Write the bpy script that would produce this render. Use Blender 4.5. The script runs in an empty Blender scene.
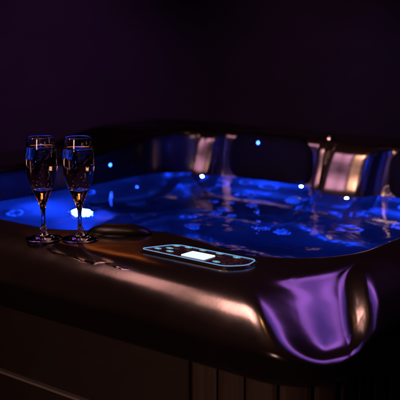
import bpy, bmesh, math, random
from math import sin, cos, pi, radians, sqrt, atan2
from mathutils import Vector, Matrix
from mathutils.bvhtree import BVHTree

random.seed(7)
scene = bpy.context.scene
COL = scene.collection

# ------------------------------------------------------------------ basics
def link(name, bm, mat, parent=None, smooth=True, recalc=True):
    if recalc:
        bmesh.ops.recalc_face_normals(bm, faces=bm.faces[:])
    me = bpy.data.meshes.new(name)
    bm.to_mesh(me); bm.free()
    if smooth:
        for p in me.polygons: p.use_smooth = True
    o = bpy.data.objects.new(name, me)
    COL.objects.link(o)
    if mat is not None: me.materials.append(mat)
    if parent is not None: o.parent = parent
    return o

def empty(name, loc=(0, 0, 0), rz=0.0):
    o = bpy.data.objects.new(name, None)
    COL.objects.link(o)
    o.location = loc; o.rotation_euler = (0, 0, rz)
    o.empty_display_size = 0.05
    return o

def tag(o, label, cat, group=None):
    o['label'] = label; o['category'] = cat
    if group: o['group'] = group

def smoothstep(a, b, x):
    if a == b: return 0.0 if x < a else 1.0
    t = min(1.0, max(0.0, (x - a) / (b - a)))
    return t * t * (3 - 2 * t)

def gauss(x, m, s):
    return math.exp(-((x - m) / s) ** 2)

def mono(xs, ys, x):
    """monotone cubic interpolation"""
    n = len(xs)
    if x <= xs[0]: return ys[0]
    if x >= xs[-1]: return ys[-1]
    i = 0
    while xs[i + 1] < x: i += 1
    def sl(j): return (ys[j + 1] - ys[j]) / (xs[j + 1] - xs[j])
    def tan(j):
        if j == 0: return sl(0)
        if j == n - 1: return sl(n - 2)
        a, b = sl(j - 1), sl(j)
        if a * b <= 0: return 0.0
        return 2 * a * b / (a + b)
    h = xs[i + 1] - xs[i]; t = (x - xs[i]) / h
    m0, m1 = tan(i) * h, tan(i + 1) * h
    t2, t3 = t * t, t * t * t
    return (2*t3-3*t2+1)*ys[i] + (t3-2*t2+t)*m0 + (-2*t3+3*t2)*ys[i+1] + (t3-t2)*m1

# ------------------------------------------------------------------ materials
def newmat(name):
    m = bpy.data.materials.new(name); m.use_nodes = True
    nt = m.node_tree
    return m, nt, nt.nodes['Principled BSDF']

def N(nt, typ, **kw):
    n = nt.nodes.new(typ)
    for k, v in kw.items():
        if k in n.inputs.keys(): n.inputs[k].default_value = v
        else: setattr(n, k, v)
    return n

def mat_acrylic():
    m, nt, p = newmat('pearl_acrylic')
    tc = N(nt, 'ShaderNodeTexCoord')
    no = N(nt, 'ShaderNodeTexNoise', Scale=5.0, Detail=5.0, Roughness=0.6)
    nt.links.new(tc.outputs['Object'], no.inputs['Vector'])
    cr = N(nt, 'ShaderNodeValToRGB')
    cr.color_ramp.elements[0].position = 0.3; cr.color_ramp.elements[0].color = (0.009, 0.0062, 0.0062, 1)
    cr.color_ramp.elements[1].position = 0.72; cr.color_ramp.elements[1].color = (0.016, 0.011, 0.0105, 1)
    nt.links.new(no.outputs['Fac'], cr.inputs['Fac'])
    nt.links.new(cr.outputs['Color'], p.inputs['Base Color'])
    n2 = N(nt, 'ShaderNodeTexNoise', Scale=14.0, Detail=6.0, Roughness=0.65)
    nt.links.new(tc.outputs['Object'], n2.inputs['Vector'])
    mr = N(nt, 'ShaderNodeMapRange')
    mr.inputs['From Min'].default_value = 0.3; mr.inputs['From Max'].default_value = 0.7
    mr.inputs['To Min'].default_value = ROUGH_MIN; mr.inputs['To Max'].default_value = ROUGH_MAX
    nt.links.new(n2.outputs['Fac'], mr.inputs['Value'])
    nt.links.new(mr.outputs['Result'], p.inputs['Roughness'])
    n3 = N(nt, 'ShaderNodeTexNoise', Scale=160.0, Detail=3.0, Roughness=0.6)
    nt.links.new(tc.outputs['Object'], n3.inputs['Vector'])
    bp = N(nt, 'ShaderNodeBump', Strength=0.025, Distance=0.002)
    nt.links.new(n3.outputs['Fac'], bp.inputs['Height'])
    n4 = N(nt, 'ShaderNodeTexNoise', Scale=7.0, Detail=2.0, Roughness=0.45)
    nt.links.new(tc.outputs['Object'], n4.inputs['Vector'])
    b4 = N(nt, 'ShaderNodeBump', Strength=1.0, Distance=0.0025)
    nt.links.new(n4.outputs['Fac'], b4.inputs['Height'])
    nt.links.new(bp.outputs['Normal'], b4.inputs['Normal'])
    nt.links.new(b4.outputs['Normal'], p.inputs['Normal'])
    p.inputs['Specular IOR Level'].default_value = 0.8
    return m
ROUGH_MIN, ROUGH_MAX = 0.145, 0.195

def simple(name, col, rough=0.5, metal=0.0, spec=0.5, scale=40.0, var=0.15, bump=0.0):
    m, nt, p = newmat(name)
    tc = N(nt, 'ShaderNodeTexCoord')
    no = N(nt, 'ShaderNodeTexNoise', Scale=scale, Detail=4.0)
    nt.links.new(tc.outputs['Object'], no.inputs['Vector'])
    cr = N(nt, 'ShaderNodeValToRGB')
    cr.color_ramp.elements[0].color = tuple(c * (1 - var) for c in col) + (1,)
    cr.color_ramp.elements[1].color = tuple(min(1, c * (1 + var)) for c in col) + (1,)
    nt.links.new(no.outputs['Fac'], cr.inputs['Fac'])
    nt.links.new(cr.outputs['Color'], p.inputs['Base Color'])
    p.inputs['Roughness'].default_value = rough
    p.inputs['Metallic'].default_value = metal
    p.inputs['Specular IOR Level'].default_value = spec
    if bump:
        b = N(nt, 'ShaderNodeBump', Strength=bump, Distance=0.003)
        nt.links.new(no.outputs['Fac'], b.inputs['Height'])
        nt.links.new(b.outputs['Normal'], p.inputs['Normal'])
    return m

def glow(name, col, strength):
    m, nt, p = newmat(name)
    p.inputs['Base Color'].default_value = (0.02, 0.02, 0.03, 1)
    p.inputs['Emission Color'].default_value = tuple(col) + (1,)
    p.inputs['Emission Strength'].default_value = strength
    return m

def mat_water():
    m, nt, p = newmat('pool_water')
    p.inputs['Base Color'].default_value = (0.75, 0.88, 1.0, 1)
    p.inputs['Roughness'].default_value = 0.0
    p.inputs['IOR'].default_value = 1.33
    p.inputs['Transmission Weight'].default_value = 1.0
    tc = N(nt, 'ShaderNodeTexCoord')
    n1 = N(nt, 'ShaderNodeTexNoise', Scale=9.0, Detail=3.0, Roughness=0.5, Distortion=0.6)
    n2 = N(nt, 'ShaderNodeTexNoise', Scale=32.0, Detail=2.0, Roughness=0.5, Distortion=0.3)
    for n in (n1, n2): nt.links.new(tc.outputs['Object'], n.inputs['Vector'])
    mx = N(nt, 'ShaderNodeMath', operation='MULTIPLY_ADD'); mx.inputs[1].default_value = 0.10
    nt.links.new(n2.outputs['Fac'], mx.inputs[0]); nt.links.new(n1.outputs['Fac'], mx.inputs[2])
    bp = N(nt, 'ShaderNodeBump', Strength=1.0, Distance=WATER_BUMP)
    nt.links.new(mx.outputs[0], bp.inputs['Height'])
    nt.links.new(bp.outputs['Normal'], p.inputs['Normal'])
    return m
WATER_BUMP = 0.005

def mat_glass():
    m, nt, p = newmat('clear_glass')
    p.inputs['Base Color'].default_value = (0.98, 0.98, 0.98, 1)
    p.inputs['Roughness'].default_value = 0.0
    p.inputs['IOR'].default_value = 1.5
    p.inputs['Transmission Weight'].default_value = 1.0
    return m

def mat_champagne():
    m, nt, p = newmat('champagne_liquid')
    p.inputs['Base Color'].default_value = (1.0, 0.84, 0.62, 1)
    p.inputs['Roughness'].default_value = 0.0
    p.inputs['IOR'].default_value = 1.34
    p.inputs['Transmission Weight'].default_value = 1.0
    return m

def mat_wood():
    m, nt, p = newmat('brown_slat_panel')
    tc = N(nt, 'ShaderNodeTexCoord')
    mp = N(nt, 'ShaderNodeMapping'); mp.inputs['Scale'].default_value = (26, 26, 1.6)
    nt.links.new(tc.outputs['Object'], mp.inputs['Vector'])
    no = N(nt, 'ShaderNodeTexNoise', Scale=3.0, Detail=6.0, Roughness=0.65)
    nt.links.new(mp.outputs['Vector'], no.inputs['Vector'])
    cr = N(nt, 'ShaderNodeValToRGB')
    cr.color_ramp.elements[0].position = 0.3; cr.color_ramp.elements[0].color = (0.045, 0.027, 0.021, 1)
    cr.color_ramp.elements[1].position = 0.75; cr.color_ramp.elements[1].color = (0.10, 0.060, 0.046, 1)
    nt.links.new(no.outputs['Fac'], cr.inputs['Fac'])
    nt.links.new(cr.outputs['Color'], p.inputs['Base Color'])
    b = N(nt, 'ShaderNodeBump', Strength=0.25, Distance=0.002)
    nt.links.new(no.outputs['Fac'], b.inputs['Height']); nt.links.new(b.outputs['Normal'], p.inputs['Normal'])
    p.inputs['Roughness'].default_value = 0.5
    return m

M = dict(
    acrylic=mat_acrylic(), water=mat_water(), glass=mat_glass(), champagne=mat_champagne(), wood=mat_wood(),
    chrome=simple('chrome', (0.75, 0.74, 0.75), 0.12, 1.0, var=0.04),
    hump=simple('black_gloss_vinyl', (0.006, 0.005, 0.005), 0.30, spec=0.16, scale=220, bump=0.05),
    steel=simple('satin_steel', (0.55, 0.55, 0.57), 0.24, 0.6, var=0.05),
    black=simple('black_plastic', (0.012, 0.011, 0.012), 0.3),
    pillow=simple('black_vinyl', (0.0030, 0.0024, 0.0026), 0.7, spec=0.02, scale=220, bump=0.15),
    panel=simple('smoked_panel', (0.030, 0.010, 0.014), 0.22, spec=0.6),
    key=simple('dark_key', (0.045, 0.016, 0.022), 0.35),
    trim=simple('brushed_trim', (0.45, 0.38, 0.34), 0.4, 0.3),
    wall=simple('dark_plaster', (0.07, 0.058, 0.070), 0.9, scale=3.0, var=0.3, bump=0.2),
    panelwood=simple('dark_panel', (0.035, 0.022, 0.018), 0.55, scale=30.0, var=0.3, bump=0.1),
    ground=simple('dark_decking', (0.05, 0.04, 0.035), 0.6, scale=12.0, var=0.3, bump=0.3),
    blue=glow('blue_lamp', (0.012, 0.07, 1.0), 14000.0), blueled=glow('blue_led', (0.012, 0.07, 1.0), 50.0), bluedim=glow('dim_blue_lens', (0.01, 0.09, 1.0), 0.6),
    bluebig=glow('blue_flood_lamp', (0.006, 0.05, 1.0), 4800.0),
    screen=glow('lit_screen', (0.80, 0.88, 1.0), 1.1),
    edge=glow('lit_edge', (0.20, 0.46, 0.85), 0.75),
    keylit=glow('lit_key', (0.22, 0.62, 0.85), 0.75),
    bubble=None,
)

# ------------------------------------------------------------------ tub frame
TH = radians(-39.0)
E1 = Vector((cos(TH), sin(TH))); E2 = Vector((-sin(TH), cos(TH)))
AC, BC = -1.58, 2.01
ORG = AC * E1 + BC * E2
RIM, WAT = 0.90, 0.80
tub = empty('hot_tub', (ORG.x, ORG.y, 0), TH)
tag(tub, 'dark glossy acrylic hot tub with blue lit water and brown slatted cabinet', 'hot tub')

# perimeter: front (left>right), front right corner, right, back right corner, back, back left corner, left, front left corner
NS = dict(front=110, fr=56, right=70, br=30, back=120, bl=30, left=70, fl=30)
def rrect(x0, x1, y0, y1, radii):
    """rounded rectangle with a fixed number of points per side; radii fr, br, bl, fl"""
    fr, br, bl, fl = radii
    P = []
    def line(p, q, n):
        for i in range(n):
            t = i / n
            P.append((p[0] + (q[0]-p[0])*t, p[1] + (q[1]-p[1])*t))
    def arc(cx, cy, r, a0, n):
        for i in range(n):
            t = a0 + (pi/2) * i / n
            P.append((cx + r*cos(t), cy + r*sin(t)))
    line((x0+fl, y0), (x1-fr, y0), NS['front'])
    arc(x1-fr, y0+fr, fr, -pi/2, NS['fr'])
    line((x1, y0+fr), (x1, y1-br), NS['right'])
    arc(x1-br, y1-br, br, 0, NS['br'])
    line((x1-br, y1), (x0+bl, y1), NS['back'])
    arc(x0+bl, y1-bl, bl, pi/2, NS['bl'])
    line((x0, y1-bl), (x0, y0+fl), NS['left'])
    arc(x0+fl, y0+fl, fl, pi, NS['fl'])
    return P
NP = sum(NS.values())

OX0, OX1, OY0, OY1 = -2.56 - AC, -0.700 - AC, 1.14 - BC, 2.90 - BC
RO = 0.105
def outer(d):
    r = RO + 0.3 * d
    return rrect(OX0 + d, OX1 - d, OY0 + d, OY1 - d, (r, r, r, r))
IX0, IX1, IY0, IY1 = -2.22 - AC, -0.845 - AC, 1.385 - BC, 2.60 - BC
RI = 0.20

def seatwave(x, y):
    """1 on the arm rests between the seats, 0 in the seats"""
    return 0.0

# plan of a moulded wing: a broad face turned left, a crest, a narrower face turned right, then a deep flank
WX = [-0.0885, -0.082, -0.072, -0.042, -0.013, -0.002, 0.012, 0.034, 0.044, 0.058, 0.0725]
WY = [0.0, 0.030, 0.0490, 0.0545, 0.0598, 0.0606, 0.0596, 0.0573, 0.050, 0.018, 0.0]
WL = [0.0, 0.75, 1.0, 1.0, 1.0, 1.0, 1.0, 1.0, 0.85, 0.35, 0.0]
WINGS = ((-1.440, 1.18, 1.0), (-1.565, 0.30, 0.40), (-2.020, 0.62, 0.62))
def inner(k, z):
    r = max(0.06, RI - 0.35 * k)
    P = rrect(IX0 + k, IX1 - k, IY0 + k, IY1 - k, (r, r, r, r))
    out = []
    fade = max(0.0, 1 - k / 0.36)
    hi = smoothstep(0.70, 0.895, z)
    for i, (x, y) in enumerate(P):
        # lounge bay towards the front left
        if y < 0:
            w = smoothstep(-1.25 - AC, -1.50 - AC, x) * smoothstep(IY0 + k + 0.35, IY0 + k, y)
            y -= 0.14 * w * fade
            y += 0.052 * (1 - smoothstep(-1.27 - AC, -1.0 - AC, x)) * smoothstep(IY0 + k + 0.35, IY0 + k, y) * fade
        # moulded wings between the back rests
        if y > 0:
            wy = smoothstep(IY1 - k - 0.30, IY1 - k - 0.02, y)
            lean = min(1.0, max(0.0, (0.895 - z) / 0.20))
            rise = min(1.2, max(0.0, (z - 0.80) / 0.10))
            b = 0.0
            for (m0, sc_, depth) in WINGS:
                t = (x - (m0 - AC) - sc_ * (0.030 * rise * rise - 0.006)) / sc_
                if -0.0885 < t < 0.0725:
                    b += depth * mono(WX, WY, t) * (1 - 0.30 * smoothstep(0.880, 0.90, z)) + (0.045 * lean + 0.035 * lean * lean) * mono(WX, WL, t)
            y -= b * wy * fade
        out.append((x, y))
    return out

# outer rim profile: d = distance in from the outer edge
PD = [0.0, 0.0012, 0.003] + [0.006 + 0.114 * i / 14 for i in range(15)]
PZ = [0.828, 0.8325, 0.8362] + [0.900 - 0.060 * (1 - i / 14) ** 2.5 for i in range(15)]
SD = [0.0, 0.004, 0.011, 0.020, 0.030, 0.045, 0.070, 0.100, 0.130, 0.160, 0.200, 0.262]
SZ = [0.808, 0.8135, 0.8165, 0.8165, 0.819, 0.829, 0.850, 0.873, 0.890, 0.898, 0.900, 0.900]

# perimeter coordinate from the middle of the near corner
def sigma_list():
    P = outer(0.0)
    S = [0.0]
    for i in range(1, NP):
        S.append(S[-1] + math.dist(P[i], P[i-1]))
    mid = S[NS['front'] + NS['fr'] // 2]
    return [s - mid for s in S]
SIG = sigma_list()
def scoop(s):
    return (0.12 * smoothstep(-0.40, -0.05, s) + 0.88 * smoothstep(-0.065, 0.035, s)) * (1 - smoothstep(0.085, 0.175, s))
SC = [scoop(s) for s in SIG]

def build_shell():
    bm = bmesh.new()
    rings = []
    def add(P, Z):
        # the far side is moulded higher, with head rests
        rings.append([bm.verts.new((x, y, z + 0.05 * smoothstep(0.12, 0.48, y) * smoothstep(0.805, 0.885, z))) for (x, y), z in zip(P, Z)])
    add(outer(0.055), [0.800] * NP)
    add(outer(0.040), [0.780] * NP)
    add(outer(0.010), [0.7765] * NP)
    add(outer(0.002), [0.779] * NP)
    add(outer(0.0), [0.783] * NP)
    for t in (0.3, 0.6, 0.85):
        add(outer(0.0), [0.783 + (mono(PD, PZ, 0) * (1-w) + mono(SD, SZ, 0) * w - 0.783) * t for w in SC])
    ds = [0, .002, .004, .007, .010, .014, .019, .025, .032, .04, .05, .06, .07, .08, .085, .089, .0925, .096, .10, .11, .12]
    for d in ds:
        add(outer(d), [mono(PD, PZ, d) * (1-w) + mono(SD, SZ, d) * w for w in SC])
    A = outer(0.12); B = inner(0.0, 0.9)
    for j in range(1, 15):
        t = j / 14
        d = 0.12 + 0.15 * t
        P = [(a[0] + (b[0]-a[0])*t, a[1] + (b[1]-a[1])*t) for a, b in zip(A, B)]
        add(P, [0.9 * (1-w) + mono(SD, SZ, d) * w for w in SC])
    # ease the moulded corner so that no crease is left where its arcs meet the straight sides
    first = 8 + ds.index(.05)
    pick = [rings[j][i] for j in range(first, len(rings) - 1) for i in range(NP) if 0.0 < SIG[i] < 0.135]
    quads = []
    for r0, r1 in zip(rings, rings[1:]):
        for i in range(NP):
            j = (i + 1) % NP
            quads.append(bm.faces.new((r0[i], r0[j], r1[j], r1[i])))
    for it in range(6):
        bmesh.ops.smooth_vert(bm, verts=pick, factor=0.5, use_axis_x=True, use_axis_y=True, use_axis_z=True)
    bmesh.ops.delete(bm, geom=quads, context='FACES_ONLY')
    KX = [0, .008, .017, .023, .026, .028, .036, .053, .070, .095, .125, .165, .25, .32, .345, .36, .375, .40, .43, .46]
    KZ = [.9, .8993, .8965, .890, .878, .845, .80, .74, .66, .60, .560, .540, .525, .515, .50, .46, .36, .29, .268, .262]
    n = 66
    for j in range(1, n + 1):
        f = j / n * (len(KX) - 1)
        i = min(int(f), len(KX) - 2); k = KX[i] + (KX[i+1]-KX[i]) * (f - i)
        z = mono(KX, KZ, k)
        P = inner(k, z)
        Z = []
        for (x, y) in P:
            zz = z
            if 0.06 < k < 0.36:
                g = gauss(x, -1.475 - AC, 0.09) * (1 if y > 0 else 0) + gauss(y, 0.03, 0.09) * (1 if abs(x) > 0.35 else 0) + gauss(x, 0.02, 0.08) * (1 if y < 0 else 0)
                zz += 0.07 * g * smoothstep(0.06, 0.16, k) * (1 - smoothstep(0.28, 0.36, k))
                zz -= 0.015 * smoothstep(0.1, .2, k) * (1 - smoothstep(0.24, 0.34, k))
            Z.append(zz)
        add(P, Z)
    for r0, r1 in zip(rings, rings[1:]):
        for i in range(NP):
            j = (i + 1) % NP
            bm.faces.new((r0[i], r0[j], r1[j], r1[i]))
    last = rings[-1]
    c = bm.verts.new((sum(v.co.x for v in last)/NP, sum(v.co.y for v in last)/NP, 0.258))
    for i in range(NP):
        bm.faces.new((last[i], last[(i+1) % NP], c))
    bmesh.ops.recalc_face_normals(bm, faces=bm.faces[:])
    # rim top must look up
    bm.faces.ensure_lookup_table()
    up = sum(f.normal.z for f in bm.faces)
    if up < 0: bmesh.ops.reverse_faces(bm, faces=bm.faces[:])
    bm.normal_update()
    bvh = BVHTree.FromBMesh(bm)
    return link('shell', bm, M['acrylic'], tub, recalc=False), bvh
shell, BVH = build_shell()

def L(a, b, z=0.0):
    return Vector((a - AC, b - BC, z))
def onto(p, q):
    """point and normal of the shell on the way from p to q"""
    d = (q - p).normalized()
    h = BVH.ray_cast(p, d)
    n = h[1]
    if n.dot(d) > 0: n = -n
    return h[0], n
def frame(pos, n, up=Vector((0, 0, 1))):
    n = n.normalized()
    x = up.cross(n)
    if x.length < 1e-4: x = Vector((1, 0, 0))
    x.normalize(); y = n.cross(x)
    return Matrix.Translation(pos) @ Matrix((x, y, n)).transposed().to_4x4()

def lathe(bm, prof, n=32, mtx=Matrix(), cap0=True, cap1=True):
    rings = []
    for r, z in prof:
        if r < 1e-6:
            rings.append([bm.verts.new(mtx @ Vector((0, 0, z)))])
        else:
            rings.append([bm.verts.new(mtx @ Vector((r*cos(2*pi*i/n), r*sin(2*pi*i/n), z))) for i in range(n)])
    for a, b in zip(rings, rings[1:]):
        for i in range(n):
            j = (i+1) % n
            if len(a) == 1: bm.faces.new((a[0], b[j], b[i])) if len(b) > 1 else None
            elif len(b) == 1: bm.faces.new((a[i], a[j], b[0]))
            else: bm.faces.new((a[i], a[j], b[j], b[i]))
    return rings

# ------------------------------------------------------------------ jets and lamps set in the shell
def make_jet(pos, n, r):
    m = frame(pos, n)
    bm = bmesh.new()
    lathe(bm, [(r*1.0, -0.004), (r*1.02, 0.002), (r*0.97, 0.006), (r*0.86, 0.0065), (r*0.80, 0.003), (r*0.78, -0.004)], 28, m)
    ring = link('jet', bm, M['steel'], tub)
    bm = bmesh.new()
    lathe(bm, [(r*0.79, 0.001), (r*0.55, -0.001), (r*0.40, 0.004), (r*0.24, 0.006), (r*0.20, 0.002), (0, 0.0015)], 28, m)
    link('nozzle', bm, M['black'], ring)
    return ring

def make_lamp(pos, n, r, mat):
    m = frame(pos, n)
    bm = bmesh.new()
    lathe(bm, [(r*1.45, -0.003), (r*1.45, 0.002), (r*1.3, 0.0045), (r*1.06, 0.0045), (r*1.02, 0.0)], 24, m)
    ring = link('lamp', bm, M['chrome'], tub)
    bm = bmesh.new()
    lathe(bm, [(r, 0.0), (r*0.97, r*0.35), (r*0.8, r*0.65), (r*0.45, r*0.88), (0, r*0.95)], 40, m)
    link('lens', bm, mat, ring)
    return ring

C0 = Vector((0, 0.0, 0.72))
JETS = []    # filled below: (start, end, radius)
def jet(a0, b0, z0, a1, b1, z1, r):
    p, n = onto(L(a0, b0, z0), L(a1, b1, z1)); make_jet(p, n, r)
def lamp(a0, b0, z0, a1, b1, z1, r, mat='blue'):
    p, n = onto(L(a0, b0, z0), L(a1, b1, z1)); make_lamp(p, n, r, M[mat])

# lamps at the water line and above it on the back rests
for a, z in ((-2.012, 0.79), (-1.645, 0.785), (-1.428, 0.787)):
    lamp(a, 2.2, z, a, 2.7, z, 0.005)
lamp(-1.9, 2.227, 0.855, -2.4, 2.227, 0.855, 0.0042, 'blueled')
lamp(-1.9, 2.314, 0.661, -2.4, 2.314, 0.661, 0.005, 'blueled')
lamp(-1.645, 2.3, 0.62, -1.645, 2.7, 0.609, 0.026, 'bluedim')
# flood lamp low in the side wall
lamp(-1.8, 1.975, 0.575, -2.4, 1.975, 0.575, 0.032, 'bluebig')
for a in (-1.15, -1.60):  # unseen floods added in the near wall to brighten the water
    lamp(a, 1.8, 0.68, a, 1.2, 0.68, 0.03, 'bluebig')
lamp(-1.3, 2.0, 0.66, -0.6, 2.0, 0.66, 0.03, 'bluebig')  # another added out of view in the right wall, same fill
# jets: back rest, side rests, seats
def jet_at(a, b, z, r):
    h = BVH.find_nearest(L(a, b, z))
    n = h[1]
    if n.dot(C0 - h[0]) < 0: n = -n
    make_jet(h[0], n, r)
for a, b, z, r in (
        # large rotary jets in the back rests
        (-1.965, 2.537, 0.690, 0.040), (-1.763, 2.548, 0.728, 0.040), (-1.860, 2.553, 0.745, 0.026), (-1.25, 2.55, 0.70, 0.036), (-1.12, 2.55, 0.70, 0.036),
        # small jets low in the back rests and on the seats
        (-1.843, 2.500, 0.592, 0.018), (-1.800, 2.505, 0.600, 0.018), (-1.894, 2.413, 0.521, 0.018), (-1.830, 2.421, 0.524, 0.016),
        (-1.798, 2.332, 0.511, 0.018), (-1.784, 2.285, 0.500, 0.018), (-1.745, 2.427, 0.526, 0.018), (-1.731, 2.290, 0.508, 0.018),
        (-1.398, 2.459, 0.597, 0.020), (-1.361, 2.496, 0.591, 0.020), (-1.342, 2.351, 0.519, 0.034), (-1.246, 2.463, 0.548, 0.020),
        (-1.578, 2.250, 0.480, 0.020), (-1.506, 2.257, 0.480, 0.020), (-1.810, 2.210, 0.372, 0.024),
        # side rests
        (-2.19, 2.10, 0.72, 0.026), (-2.18, 1.78, 0.66, 0.030), (-2.18, 1.66, 0.70, 0.024), (-0.93, 1.75, 0.68, 0.030), (-0.93, 1.95, 0.70, 0.030), (-0.93, 2.2, 0.70, 0.030),
        # one chrome nozzle just above the water
        (-1.336, 2.564, 0.818, 0.016)):
    jet_at(a, b, z, r)

# ------------------------------------------------------------------ water
def build_water():
    bm = bmesh.new()
    P = inner(0.030, WAT)
    cx = sum(p[0] for p in P)/NP; cy = sum(p[1] for p in P)/NP
    rings = []
    R = 46
    for j in range(R):
        t = 1 - j / R
        row = []
        for x, y in P:
            X = cx + (x-cx)*t; Y = cy + (y-cy)*t
            z = 0.0010*sin(17*X + 5*Y + 0.4) + 0.0008*sin(-11*X + 21*Y) + 0.0005*sin(31*X+27*Y+1.3)
            row.append(bm.verts.new((X, Y, z)))
        rings.append(row)
    for a, b in zip(rings, rings[1:]):
        for i in range(NP):
            j = (i+1) % NP
            bm.faces.new((a[i], a[j], b[j], b[i]))
    c = bm.verts.new((cx, cy, 0))
    for i in range(NP): bm.faces.new((rings[-1][i], rings[-1][(i+1) % NP], c))
    bmesh.ops.recalc_face_normals(bm, faces=bm.faces[:])
    if sum(f.normal.z for f in bm.faces) < 0: bmesh.ops.reverse_faces(bm, faces=bm.faces[:])
    o = link('water', bm, M['water'], None, recalc=False)
    o.location = (ORG.x, ORG.y, WAT); o.rotation_euler = (0, 0, TH)
    o['kind'] = 'structure'
    return o
build_water()

# ------------------------------------------------------------------ head rest pillow on the inner edge
def build_pillow():
    bm = bmesh.new()
    n, mm = 40, 16
    Lh, W, H = 0.070, 0.034, 0.022
    rows = []
    for i in range(n + 1):
        u = -1 + 2*i/n
        s = max(0.0, 1 - abs(u)**2.6)
        row = []
        for j in range(mm):
            t = 2*pi*j/mm
            x = u*Lh
            y = cos(t)*W*(0.35 + 0.65*sqrt(s))*(s**0.3 if s > 0 else 0)
            z = sin(t)*H*(s**0.55)
            row.append(bm.verts.new((x, y, z)))
        rows.append(row)
    for a, b in zip(rows, rows[1:]):
        for j in range(mm):
            bm.faces.new((a[j], a[(j+1) % mm], b[(j+1) % mm], b[j]))
    bmesh.ops.remove_doubles(bm, verts=bm.verts[:], dist=1e-5)
    o = link('headrest', bm, M['hump'], tub)
    o.location = L(-1.325, 1.372, RIM - 0.002); o.rotation_euler = (0, 0, radians(32))
    return o
build_pillow()

# black head cushions between the wings on the far side
def build_cushion(a0, a1):
    bm = bmesh.new()
    n, m = 48, 20
    rows = []
    for i in range(n + 1):
        u = -1 + 2*i/n
        a = (a0+a1)/2 + u*(a1-a0)/2
        e = max(0.0, 1 - abs(u)**7)**0.5
        row = []
        for q in range(m):
            t = 2*pi*q/m
            cy_, cz_ = cos(t), sin(t)
            sy = math.copysign(abs(cy_)**0.6, cy_); sz = math.copysign(abs(cz_)**0.55, cz_)
            z = 0.876 + sz*0.080*e - 0.006*u*u
            yy = 2.572 - 0.010*(z-0.80)/0.1*-1 + sy*0.030*e + 0.004*u*u
            row.append(bm.verts.new(L(a, yy, z)))
        rows.append(row)
    for r0, r1 in zip(rows, rows[1:]):
        for q in range(m):
            bm.faces.new((r0[q], r0[(q+1) % m], r1[(q+1) % m], r1[q]))
    bm.faces.new(rows[0]); bm.faces.new(list(reversed(rows[-1])))
    bmesh.ops.remove_doubles(bm, verts=bm.verts[:], dist=1e-5)
    link('head_cushion', bm, M['pillow'], tub)
build_cushion(-1.955, -1.605)
build_cushion(-1.345, -1.00)
make_lamp(L(-1.803, 2.5365, 0.930), Vector((0, -1, 0.12)), 0.0042, M['blueled'])

# ------------------------------------------------------------------ control panel
def rounded_outline(pts, r, n=8):
    out = []
    m = len(pts)
    for i in range(m):
        p = Vector(pts[i]); a = Vector(pts[i-1]); b = Vector(pts[(i+1) % m])
        rr = r[i] if isinstance(r, (list, tuple)) else r
        da = (a-p).normalized(); db = (b-p).normalized()
        ang = da.angle(db); t = rr / math.tan(ang/2)
        c = p + (da+db).normalized() * (rr / sin(ang/2))
        s = p + da*t; e = p + db*t
        a0 = atan2((s-c).y, (s-c).x); a1 = atan2((e-c).y, (e-c).x)
        while a1 - a0 > pi: a1 -= 2*pi
        while a1 - a0 < -pi: a1 += 2*pi
        for k in range(n+1):
            t_ = a0 + (a1-a0)*k/n
            out.append((c.x + rr*cos(t_), c.y + rr*sin(t_)))
    return out
def slab(bm, out, z0, z1, bevel=0.001):
    cx = sum(p[0] for p in out)/len(out); cy = sum(p[1] for p in out)/len(out)
    def shrink(p, e):
        d = Vector((cx-p[0], cy-p[1]))
        d.normalize()
        return (p[0]+d.x*e, p[1]+d.y*e)
    rings = [[bm.verts.new((x, y, z)) for x, y in P] for P, z in
             ((out, z0), (out, z1-bevel), ([shrink(p, bevel) for p in out], z1))]
    for a, b in zip(rings, rings[1:]):
        for i in range(len(a)):
            j = (i+1) % len(a); bm.faces.new((a[i], a[j], b[j], b[i]))
    bm.faces.new(rings[-1]); bm.faces.new(list(reversed(rings[0])))

def band(bm, o1, o2, z0, z1):
    n = len(o1)
    R = [[bm.verts.new((x, y, z)) for x, y in P] for P, z in ((o1, z0), (o1, z1), (o2, z1), (o2, z0))]
    for k in range(4):
        a, b = R[k], R[(k+1) % 4]
        for i in range(n):
            j = (i+1) % n; bm.faces.new((a[i], a[j], b[j], b[i]))

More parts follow.
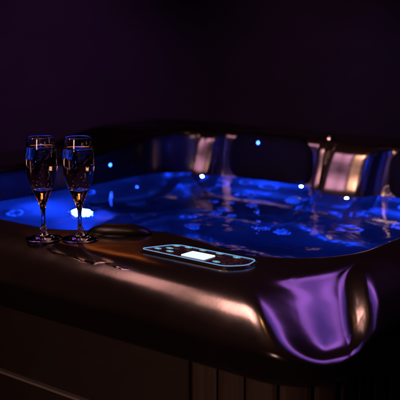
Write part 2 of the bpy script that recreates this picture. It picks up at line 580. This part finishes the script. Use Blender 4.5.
def build_panel():
    # local frame: x along the front edge, y into the tub
    base = [(-0.120, -0.034), (-0.086, 0.040), (0.110, 0.040), (0.120, -0.004), (0.092, -0.038)]
    out = rounded_outline(base, [0.008, 0.034, 0.018, 0.028, 0.034])
    inn = rounded_outline([(x*0.970, y*0.918) for x, y in base], [0.007, 0.031, 0.016, 0.026, 0.032])
    bm = bmesh.new(); slab(bm, out, -0.004, 0.006, 0.002)
    body = link('control_panel', bm, M['panel'], tub, smooth=False)
    body.location = L(PANEL[0], PANEL[1], RIM - 0.0015); body.rotation_euler = (0, 0, radians(PANEL[2]))
    bm = bmesh.new(); slab(bm, rounded_outline([(x*1.028, y*1.08) for x, y in base], [0.009, 0.036, 0.019, 0.030, 0.036]), -0.003, 0.0032, 0.001)
    link('gasket', bm, M['black'], body, smooth=False)
    mid = rounded_outline([(x*0.982, y*0.955) for x, y in base], [0.0075, 0.0325, 0.017, 0.027, 0.033])
    bm = bmesh.new(); band(bm, mid, inn, 0.0055, 0.0072)
    link('lit_border', bm, M['edge'], body, smooth=False)
    def rect(x, y, w, h, r=0.002):
        return rounded_outline([(x-w/2, y-h/2), (x+w/2, y-h/2), (x+w/2, y+h/2), (x-w/2, y+h/2)], r, 4)
    bm = bmesh.new(); slab(bm, rect(0.004, -0.005, 0.056, 0.036, 0.003), 0.0058, 0.0075, 0.0006)
    link('screen', bm, M['screen'], body, smooth=False)
    def ell(x, y, w, h, n=20):
        return [(x + w/2*cos(2*pi*i/n), y + h/2*sin(2*pi*i/n)) for i in range(n)]
    for x, y in ((-0.072, 0.022), (-0.046, 0.027), (-0.010, 0.027), (0.030, 0.027), (-0.070, 0.000), (-0.054, -0.018), (-0.086, -0.016), (0.072, 0.024), (0.062, -0.024)):
        bm = bmesh.new(); slab(bm, ell(x, y, 0.020, 0.012), 0.0058, 0.0080, 0.001)
        k = link('button', bm, M['key'], body, smooth=False)
        bm = bmesh.new(); band(bm, ell(x, y, 0.0165, 0.0095), ell(x, y, 0.0135, 0.0070), 0.0078, 0.0084)
        link('lit_ring', bm, M['keylit'], k, smooth=False)
        bm = bmesh.new(); slab(bm, ell(x, y, 0.0085, 0.0040, 12), 0.0078, 0.0085, 0.0003)
        link('icon', bm, M['keylit'], k, smooth=False)
    for x, y in ((0.052, 0.006), (0.052, -0.008), (0.070, 0.004), (0.070, -0.010), (0.088, 0.014), (0.088, 0.000), (0.088, -0.014)):
        bm = bmesh.new(); slab(bm, rect(x, y, 0.013, 0.010, 0.002), 0.0058, 0.0082, 0.001)
        link('key', bm, M['key'], body, smooth=False)
PANEL = (-1.075, 1.322, 0.0)
build_panel()

# ------------------------------------------------------------------ chrome valves on the rim
def valve(a, b, z, r, h):
    bm = bmesh.new()
    lathe(bm, [(r*1.25, -0.002), (r*1.25, 0.003), (r*1.05, 0.006), (r*0.95, 0.007), (r*0.95, h*0.8), (r*0.85, h), (0, h*1.03)], 28)
    o = link('air_valve', bm, M['chrome'], tub); o.location = L(a, b, z)
valve(-1.590, 2.640, RIM + 0.05, 0.011, 0.010)

# ------------------------------------------------------------------ cabinet
def build_cabinet():
    cab_d = 0.075
    bm = bmesh.new()
    lo = outer(cab_d)
    r0 = [bm.verts.new((x, y, 0.04)) for x, y in lo]; r1 = [bm.verts.new((x, y, 0.80)) for x, y in lo]
    for i in range(NP):
        j = (i+1) % NP; bm.faces.new((r0[i], r0[j], r1[j], r1[i]))
    cab = link('cabinet', bm, M['black'], tub)
    # vertical boards with gaps, all round
    pts = outer(cab_d - 0.016); inn = outer(cab_d - 0.002)
    S = [0.0]
    for i in range(1, NP + 1):
        S.append(S[-1] + math.dist(pts[i % NP], pts[i-1]))
    def at(s, A):
        s = s % S[-1]
        lo_, hi_ = 0, NP
        while hi_ - lo_ > 1:
            m = (lo_ + hi_)//2
            if S[m] <= s: lo_ = m
            else: hi_ = m
        t = (s - S[lo_]) / (S[lo_+1] - S[lo_])
        p, q = A[lo_], A[(lo_+1) % NP]
        return (p[0]+(q[0]-p[0])*t, p[1]+(q[1]-p[1])*t)
    wid, gap = 0.052, 0.006
    n = int(S[-1] // (wid + gap)); wid = S[-1]/n - gap
    for k in range(n):
        s0 = k*(wid+gap)
        pm = at(s0 + wid/2, pts)
        if pm[1] < OY0 + 0.2 and pm[0] < -0.985 - AC: continue
        bm = bmesh.new()
        cols = []
        m = 6
        for q in range(m+1):
            e = 0.0025 if q in (0, m) else 0.0
            s = s0 + wid*q/m
            po = at(s, pts); pi_ = at(s, inn)
            po = (po[0]+(pi_[0]-po[0])*e/0.014, po[1]+(pi_[1]-po[1])*e/0.014)
            cols.append([bm.verts.new((*pi_, 0.06)), bm.verts.new((*po, 0.06)), bm.verts.new((*po, 0.785)), bm.verts.new((*pi_, 0.785))])
        for a, b in zip(cols, cols[1:]):
            for h in range(4):
                bm.faces.new((a[h], b[h], b[(h+1) % 4], a[(h+1) % 4]))
        bm.faces.new(cols[0]); bm.faces.new(list(reversed(cols[-1])))
        link('board', bm, M['wood'], cab, smooth=False)
    # smooth access panel on the left of the front, with a bright trim along its foot
    x0, x1, y0 = OX0 + 0.22, -0.998 - AC, OY0 + cab_d - 0.014
    bm = bmesh.new(); slab(bm, [(x0, 0.612), (x1, 0.612), (x1, 0.785), (x0, 0.785)], 0.0, 0.014, 0.002)
    o = link('access_panel', bm, M['panelwood'], cab, smooth=False); o.rotation_euler = (radians(90), 0, 0); o.location = (0, y0 + 0.012, 0)
    bm = bmesh.new(); slab(bm, [(x0, 0.604), (x1, 0.604), (x1, 0.609), (x0, 0.609)], 0.0, 0.022, 0.0012)
    o = link('trim', bm, M['trim'], cab, smooth=False); o.rotation_euler = (radians(90), 0, 0); o.location = (0, y0 + 0.014, 0)
    bm = bmesh.new(); slab(bm, [(x0, 0.06), (x1, 0.06), (x1, 0.600), (x0, 0.600)], 0.0, 0.012, 0.002)
    o = link('lower_panel', bm, M['panelwood'], cab, smooth=False); o.rotation_euler = (radians(90), 0, 0); o.location = (0, y0 + 0.013, 0)
    return cab
cabinet = build_cabinet()

# ------------------------------------------------------------------ champagne flutes
def flute_profile():
    # outer (r, z) going up, inner going down
    o = [(0.0, 0.0), (0.030, 0.0), (0.0370, 0.0006), (0.0380, 0.0018), (0.0365, 0.0030), (0.026, 0.0050), (0.014, 0.0085), (0.0075, 0.0130)]
    stem = [(0.0075, 0.0130), (0.0058, 0.0165), (0.0062, 0.0190), (0.0078, 0.0215), (0.0064, 0.0240), (0.0048, 0.0290), (0.0042, 0.0380), (0.0043, 0.0500), (0.0050, 0.0610), (0.0064, 0.0690)]
    bowl_o = [(0.0064, 0.0690), (0.0090, 0.0775), (0.0138, 0.0890), (0.0208, 0.1050), (0.0268, 0.1220), (0.0308, 0.1400), (0.0327, 0.1570), (0.0324, 0.1740), (0.0306, 0.1930), (0.0286, 0.2085), (0.0275, 0.2148)]
    rim = [(0.0275, 0.2148), (0.0272, 0.2156), (0.0266, 0.2158), (0.0261, 0.2152), (0.0262, 0.2140)]
    bowl_i = [(0.0262, 0.2140), (0.0274, 0.2070), (0.0293, 0.1920), (0.0311, 0.1735), (0.0313, 0.1570), (0.0294, 0.1405), (0.0252, 0.1250), (0.0205, 0.1150), (0.0145, 0.1090), (0.0075, 0.1065), (0.0, 0.1058)]
    return o, stem, bowl_o, rim, bowl_i

def fine(prof, n):
    """resample along a smooth curve through the profile points"""
    P = [Vector(p) for p in prof]
    out = []
    for i in range(len(P)-1):
        p0 = P[i-1] if i > 0 else P[i]*2 - P[i+1]
        p1, p2 = P[i], P[i+1]
        p3 = P[i+2] if i+2 < len(P) else P[i+1]*2 - P[i]
        for k in range(n):
            t = k/n
            v = 0.5*((2*p1) + (p2-p0)*t + (2*p0-5*p1+4*p2-p3)*t*t + (3*p1-p0-3*p2+p3)*t**3)
            out.append((max(0.0, v.x), v.y))
    out.append((P[-1].x, P[-1].y))
    return out

def make_flute(label, top):
    root = empty('champagne_flute', (0, 0, 0))
    tag(root, label, 'champagne glass', 'champagne flutes on the tub rim')
    o, stem, bo, rim, bi = flute_profile()
    def part(name, prof, mat, n=64):
        bm = bmesh.new(); lathe(bm, prof, n)
        me = link(name, bm, mat, root, recalc=False)
        return me
    def flipfix(ob):   # outward from the glass: profile runs so that faces look out of the solid
        pass
    part('foot', fine(o, 3), M['glass'])
    part('stem', fine(stem, 4), M['glass'])
    part('bowl', fine(bo, 5)[:-1] + fine(rim, 2)[:-1] + fine(bi, 5), M['glass'])
    # champagne, slightly into the inner wall so that no air gap shows
    surf = []
    pr = fine(bi, 5)[::-1]
    prof = [(max(0.0, r + (0.00025 if r > 0 else 0)), z - 0.00025) for r, z in pr if z < top]
    rt = prof[-1][0]
    prof += [(rt, top + 0.0012), (rt - 0.0008, top + 0.0003), (rt - 0.002, top), (0.0, top)]
    ch = part('champagne', prof, M['champagne'])
    # bubbles rising in the drink and clinging to the wall
    rnd = random.Random(hash_seed(label))
    bm = bmesh.new()
    for k in range(70):
        z = 0.114 + (top - 0.006 - 0.114) * rnd.random()
        rmax = 0.0
        for (r0, z0), (r1, z1) in zip(prof, prof[1:]):
            if z0 <= z <= z1 and z1 > z0: rmax = r0 + (r1-r0)*(z-z0)/(z1-z0); break
        a = rnd.random()*2*pi
        rr = (rmax - 0.0016) * (0.97 if rnd.random() < 0.6 else sqrt(rnd.random())*0.8)
        rr = max(0.0, rr)
        s = rnd.uniform(0.00035, 0.0009)
        bmesh.ops.create_icosphere(bm, subdivisions=2, radius=s, matrix=Matrix.Translation((rr*cos(a), rr*sin(a), z)))
    bmesh.ops.reverse_faces(bm, faces=bm.faces[:])
    b = link('bubbles', bm, M['champagne_air'], ch, recalc=False)
    b['kind'] = 'stuff'
    return root
def hash_seed(s): return sum(ord(c)*(i+1) for i, c in enumerate(s))
def mat_air():
    m, nt, p = newmat('bubble_wall')
    p.inputs['Base Color'].default_value = (1, 1, 1, 1)
    p.inputs['Roughness'].default_value = 0.0
    p.inputs['IOR'].default_value = 1.34
    p.inputs['Transmission Weight'].default_value = 1.0
    return m
M['champagne_air'] = mat_air()
M['puddle'] = simple('wet_film', (0.010, 0.008, 0.008), 0.04, spec=0.6)

def world(a, b): return a*E1 + b*E2
g1 = make_flute('clear champagne flute on the rim at the far left, farther from the lit control panel', 0.1965)
g1.scale = g2_scale = (0.97, 0.97, 0.96)
g1.location = (-0.3155, 1.852, RIM + 0.0004); g1.rotation_euler = (0, 0, 0.3)
g2 = make_flute('clear champagne flute nearer the lit control panel, in front of the bright blue underwater lamp', 0.1935)
g2.scale = g2_scale; g2.location = (-0.2415, 1.848, RIM + 0.0004); g2.rotation_euler = (0, 0, 1.9)

# ------------------------------------------------------------------ spilled water on the rim
def build_puddle():
    rnd = random.Random(3)
    path = [(-1.372, 1.212), (-1.330, 1.203), (-1.290, 1.206), (-1.250, 1.200), (-1.205, 1.207), (-1.165, 1.203), (-1.120, 1.210)]
    xs = [p[0] for p in path]; ys = [p[1] for p in path]
    n, m = 90, 12
    bm = bmesh.new(); rows = []
    for i in range(n + 1):
        t = i / n
        a = xs[0] + (xs[-1]-xs[0]) * t
        b = mono(xs, ys, a) + 0.0012*sin(41*t) + 0.0004*sin(93*t+1)
        half = 0.7*(0.0045 + 0.0022*sin(23*t+0.6) + 0.0014*sin(57*t)) * (sin(pi*min(1, max(0.0, t)))**0.4 + 0.001)
        row = []
        for q in range(m + 1):
            u = -1 + 2*q/m
            p = L(a + 0.002*sin(9*t*pi)*u, b + u*half, 2.0)
            h = BVH.ray_cast(p, Vector((0, 0, -1)))[0]
            h.z += 0.0009 * (1 - u*u)**1.7 * (0.6 + 0.4*sin(31*t+2)) + 0.0002
            row.append(bm.verts.new(h))
        rows.append(row)
    for r0, r1 in zip(rows, rows[1:]):
        for q in range(m):
            bm.faces.new((r0[q], r0[q+1], r1[q+1], r1[q]))
    o = link('water_puddle', bm, M['puddle'], None)
    o.location = (ORG.x, ORG.y, 0); o.rotation_euler = (0, 0, TH)
    tag(o, 'thin wavy streak of spilled water on the rim in front of the flutes', 'puddle')
build_puddle()

# ------------------------------------------------------------------ setting
def plane(name, mat, w, h, loc, rot):
    bm = bmesh.new()
    nx, ny = 8, 8
    V = [[bm.verts.new((-w/2 + w*i/nx, -h/2 + h*j/ny, 0)) for i in range(nx+1)] for j in range(ny+1)]
    for j in range(ny):
        for i in range(nx):
            bm.faces.new((V[j][i], V[j][i+1], V[j+1][i+1], V[j+1][i]))
    o = link(name, bm, mat, None, smooth=False)
    o.location = loc; o.rotation_euler = rot
    o['kind'] = 'structure'
    return o
plane('ground', M['ground'], 14, 14, (0, 2.5, 0), (0, 0, 0))
def build_backdrop():
    # a plain plastered wall
    bm = bmesh.new()
    xs = [-7 + 14*i/20 for i in range(21)]; hts = [4.0*i/8 for i in range(9)]
    V = [[bm.verts.new((x, 6.2, z)) for x in xs] for z in hts]
    for a, b in zip(V, V[1:]):
        for i in range(len(xs) - 1):
            bm.faces.new((a[i], a[i+1], b[i+1], b[i]))
    o = link('backdrop', bm, M['wall'], None, smooth=False)
    o['kind'] = 'structure'
build_backdrop()

# ------------------------------------------------------------------ added lights, all out of view
def area(name, loc, target, size, size_y, energy, col, spread=None):
    li = bpy.data.lights.new(name, 'AREA')
    li.shape = 'RECTANGLE'; li.size = size; li.size_y = size_y
    li.energy = energy; li.color = col
    if spread is not None: li.spread = spread
    o = bpy.data.objects.new(name, li); COL.objects.link(o)
    o.location = loc
    d = Vector(target) - Vector(loc)
    o.rotation_euler = d.to_track_quat('-Z', 'Y').to_euler()
    return o
area('warm_wing_fill', (-1.35, 1.6, 1.55), (0.48, 2.88, 0.9), 0.55, 0.5, 1.8, (1.0, 0.46, 0.28), radians(36))  # unseen light added for the copper reflection on the far wing
area('warm_shoulder_fill', (-0.85, 2.15, 2.8), (0.05, 1.5, 0.9), 0.5, 0.30, 2.3, (1.0, 0.47, 0.38), radians(70))  # added overhead, unseen, for the copper streak along the front shoulder
area('warm_far_fill', (-1.2, 2.75, 2.8), (-0.1, 1.65, 0.9), 0.7, 0.35, 0.6, (1.0, 0.44, 0.38), radians(60))  # unseen and dim, added to warm the left rim and the scoop's end
area('amber_flute_fill', (-0.60, 4.4, 1.79), (-0.285, 1.86, 1.13), 0.62, 0.13, 0.0055, (1.0, 0.20, 0.035), radians(12))  # added beyond the tub, out of view, for the orange spot in the flutes
area('warm_overhead_fill', (-0.28, 1.86, 2.7), (-0.28, 1.86, 0.9), 0.14, 0.14, 1.2, (1.0, 0.42, 0.12), radians(120))  # unseen, added above the flutes for an orange glint
area('warm_low_fill', (-1.3, -0.4, 1.5), (0.0, 1.6, 0.6), 0.4, 0.4, 1.2, (1.0, 0.55, 0.42), radians(60))  # unseen low fill added to lift the cabinet
def strip(name, c, off, width, energy, col):
    # unseen strips added overhead; their gaps streak the violet reflection in the scoop
    d = Vector((0.97, -0.24)); n = Vector((0.24, 0.97))
    p = Vector(c) + n * off
    o = area(name, (p.x, p.y, 2.9), (p.x, p.y, 0), 1.7, width, energy, col, radians(64))
    z = (Vector((p.x, p.y, 2.9)) - Vector((0.25, 1.45, 0.85))).normalized()
    x = Vector((d.x, d.y, 0)); x = (x - z * x.dot(z)).normalized()
    o.rotation_euler = Matrix((x, z.cross(x), z)).transposed().to_euler()
strip('violet_strip_fill', (1.35, 2.62), 0.34, 0.40, 1.6, (0.52, 0.17, 0.95))
strip('violet_strip_fill', (1.35, 2.62), -0.09, 0.20, 0.45, (0.38, 0.14, 1.0))
strip('violet_strip_fill', (1.35, 2.62), -0.40, 0.20, 0.36, (0.30, 0.13, 1.0))
area('violet_wing_fill', (-1.75, 2.5, 1.55), (0.45, 2.88, 0.9), 0.8, 0.5, 1.1, (0.92, 0.38, 0.58), radians(50))  # added out of view for the violet reflection on the far wings
def wash(name, loc, target, energy, col, ang):  # unseen spots added to tint the backdrop
    sp = bpy.data.lights.new(name, 'SPOT'); sp.energy = energy; sp.color = col
    sp.spot_size = radians(ang); sp.spot_blend = 1.0; sp.shadow_soft_size = 0.12
    so = bpy.data.objects.new(name, sp); COL.objects.link(so); so.location = loc
    so.rotation_euler = (Vector(target) - Vector(loc)).to_track_quat('-Z', 'Y').to_euler()
wash('violet_wash', (-1.35, 3.5, 1.8), (-1.0, 6.2, 0.95), 46, (0.66, 0.20, 0.85), 44)
wash('violet_wash', (1.25, 3.5, 1.8), (0.70, 6.2, 0.84), 27, (0.68, 0.24, 0.72), 44)
wash('blue_wash', (1.9, 4.2, 1.8), (1.30, 6.2, 0.85), 6, (0.2, 0.2, 1.0), 36)

w = bpy.data.worlds.new('World'); scene.world = w; w.use_nodes = True
bg = w.node_tree.nodes['Background']
bg.inputs['Color'].default_value = (0.5, 0.3, 0.6, 1); bg.inputs['Strength'].default_value = 0.003

# ------------------------------------------------------------------ camera
cd = bpy.data.cameras.new('camera'); cam = bpy.data.objects.new('camera', cd); COL.objects.link(cam)
cam.location = (0, 0, 1.34); cam.rotation_euler = (radians(90 - 11), 0, 0)
cd.sensor_width = 36; cd.lens = 18/math.tan(radians(12))
cd.clip_end = 60; cd.clip_start = 0.05
cd.dof.use_dof = True; cd.dof.focus_distance = 1.86; cd.dof.aperture_fstop = 5.0
scene.camera = cam
scene.view_settings.view_transform = 'Standard'
scene.view_settings.look = 'None'
scene.view_settings.exposure = 0; scene.view_settings.gamma = 1
scene.render.engine = 'CYCLES'
cy = scene.cycles
cy.use_denoising = True
try: cy.denoiser = 'OPENIMAGEDENOISE'
except Exception: pass
cy.max_bounces = 16; cy.transmission_bounces = 14; cy.glossy_bounces = 6; cy.diffuse_bounces = 3
cy.caustics_reflective = True; cy.caustics_refractive = False
cy.blur_glossy = 0.3
cy.sample_clamp_indirect = 6.0
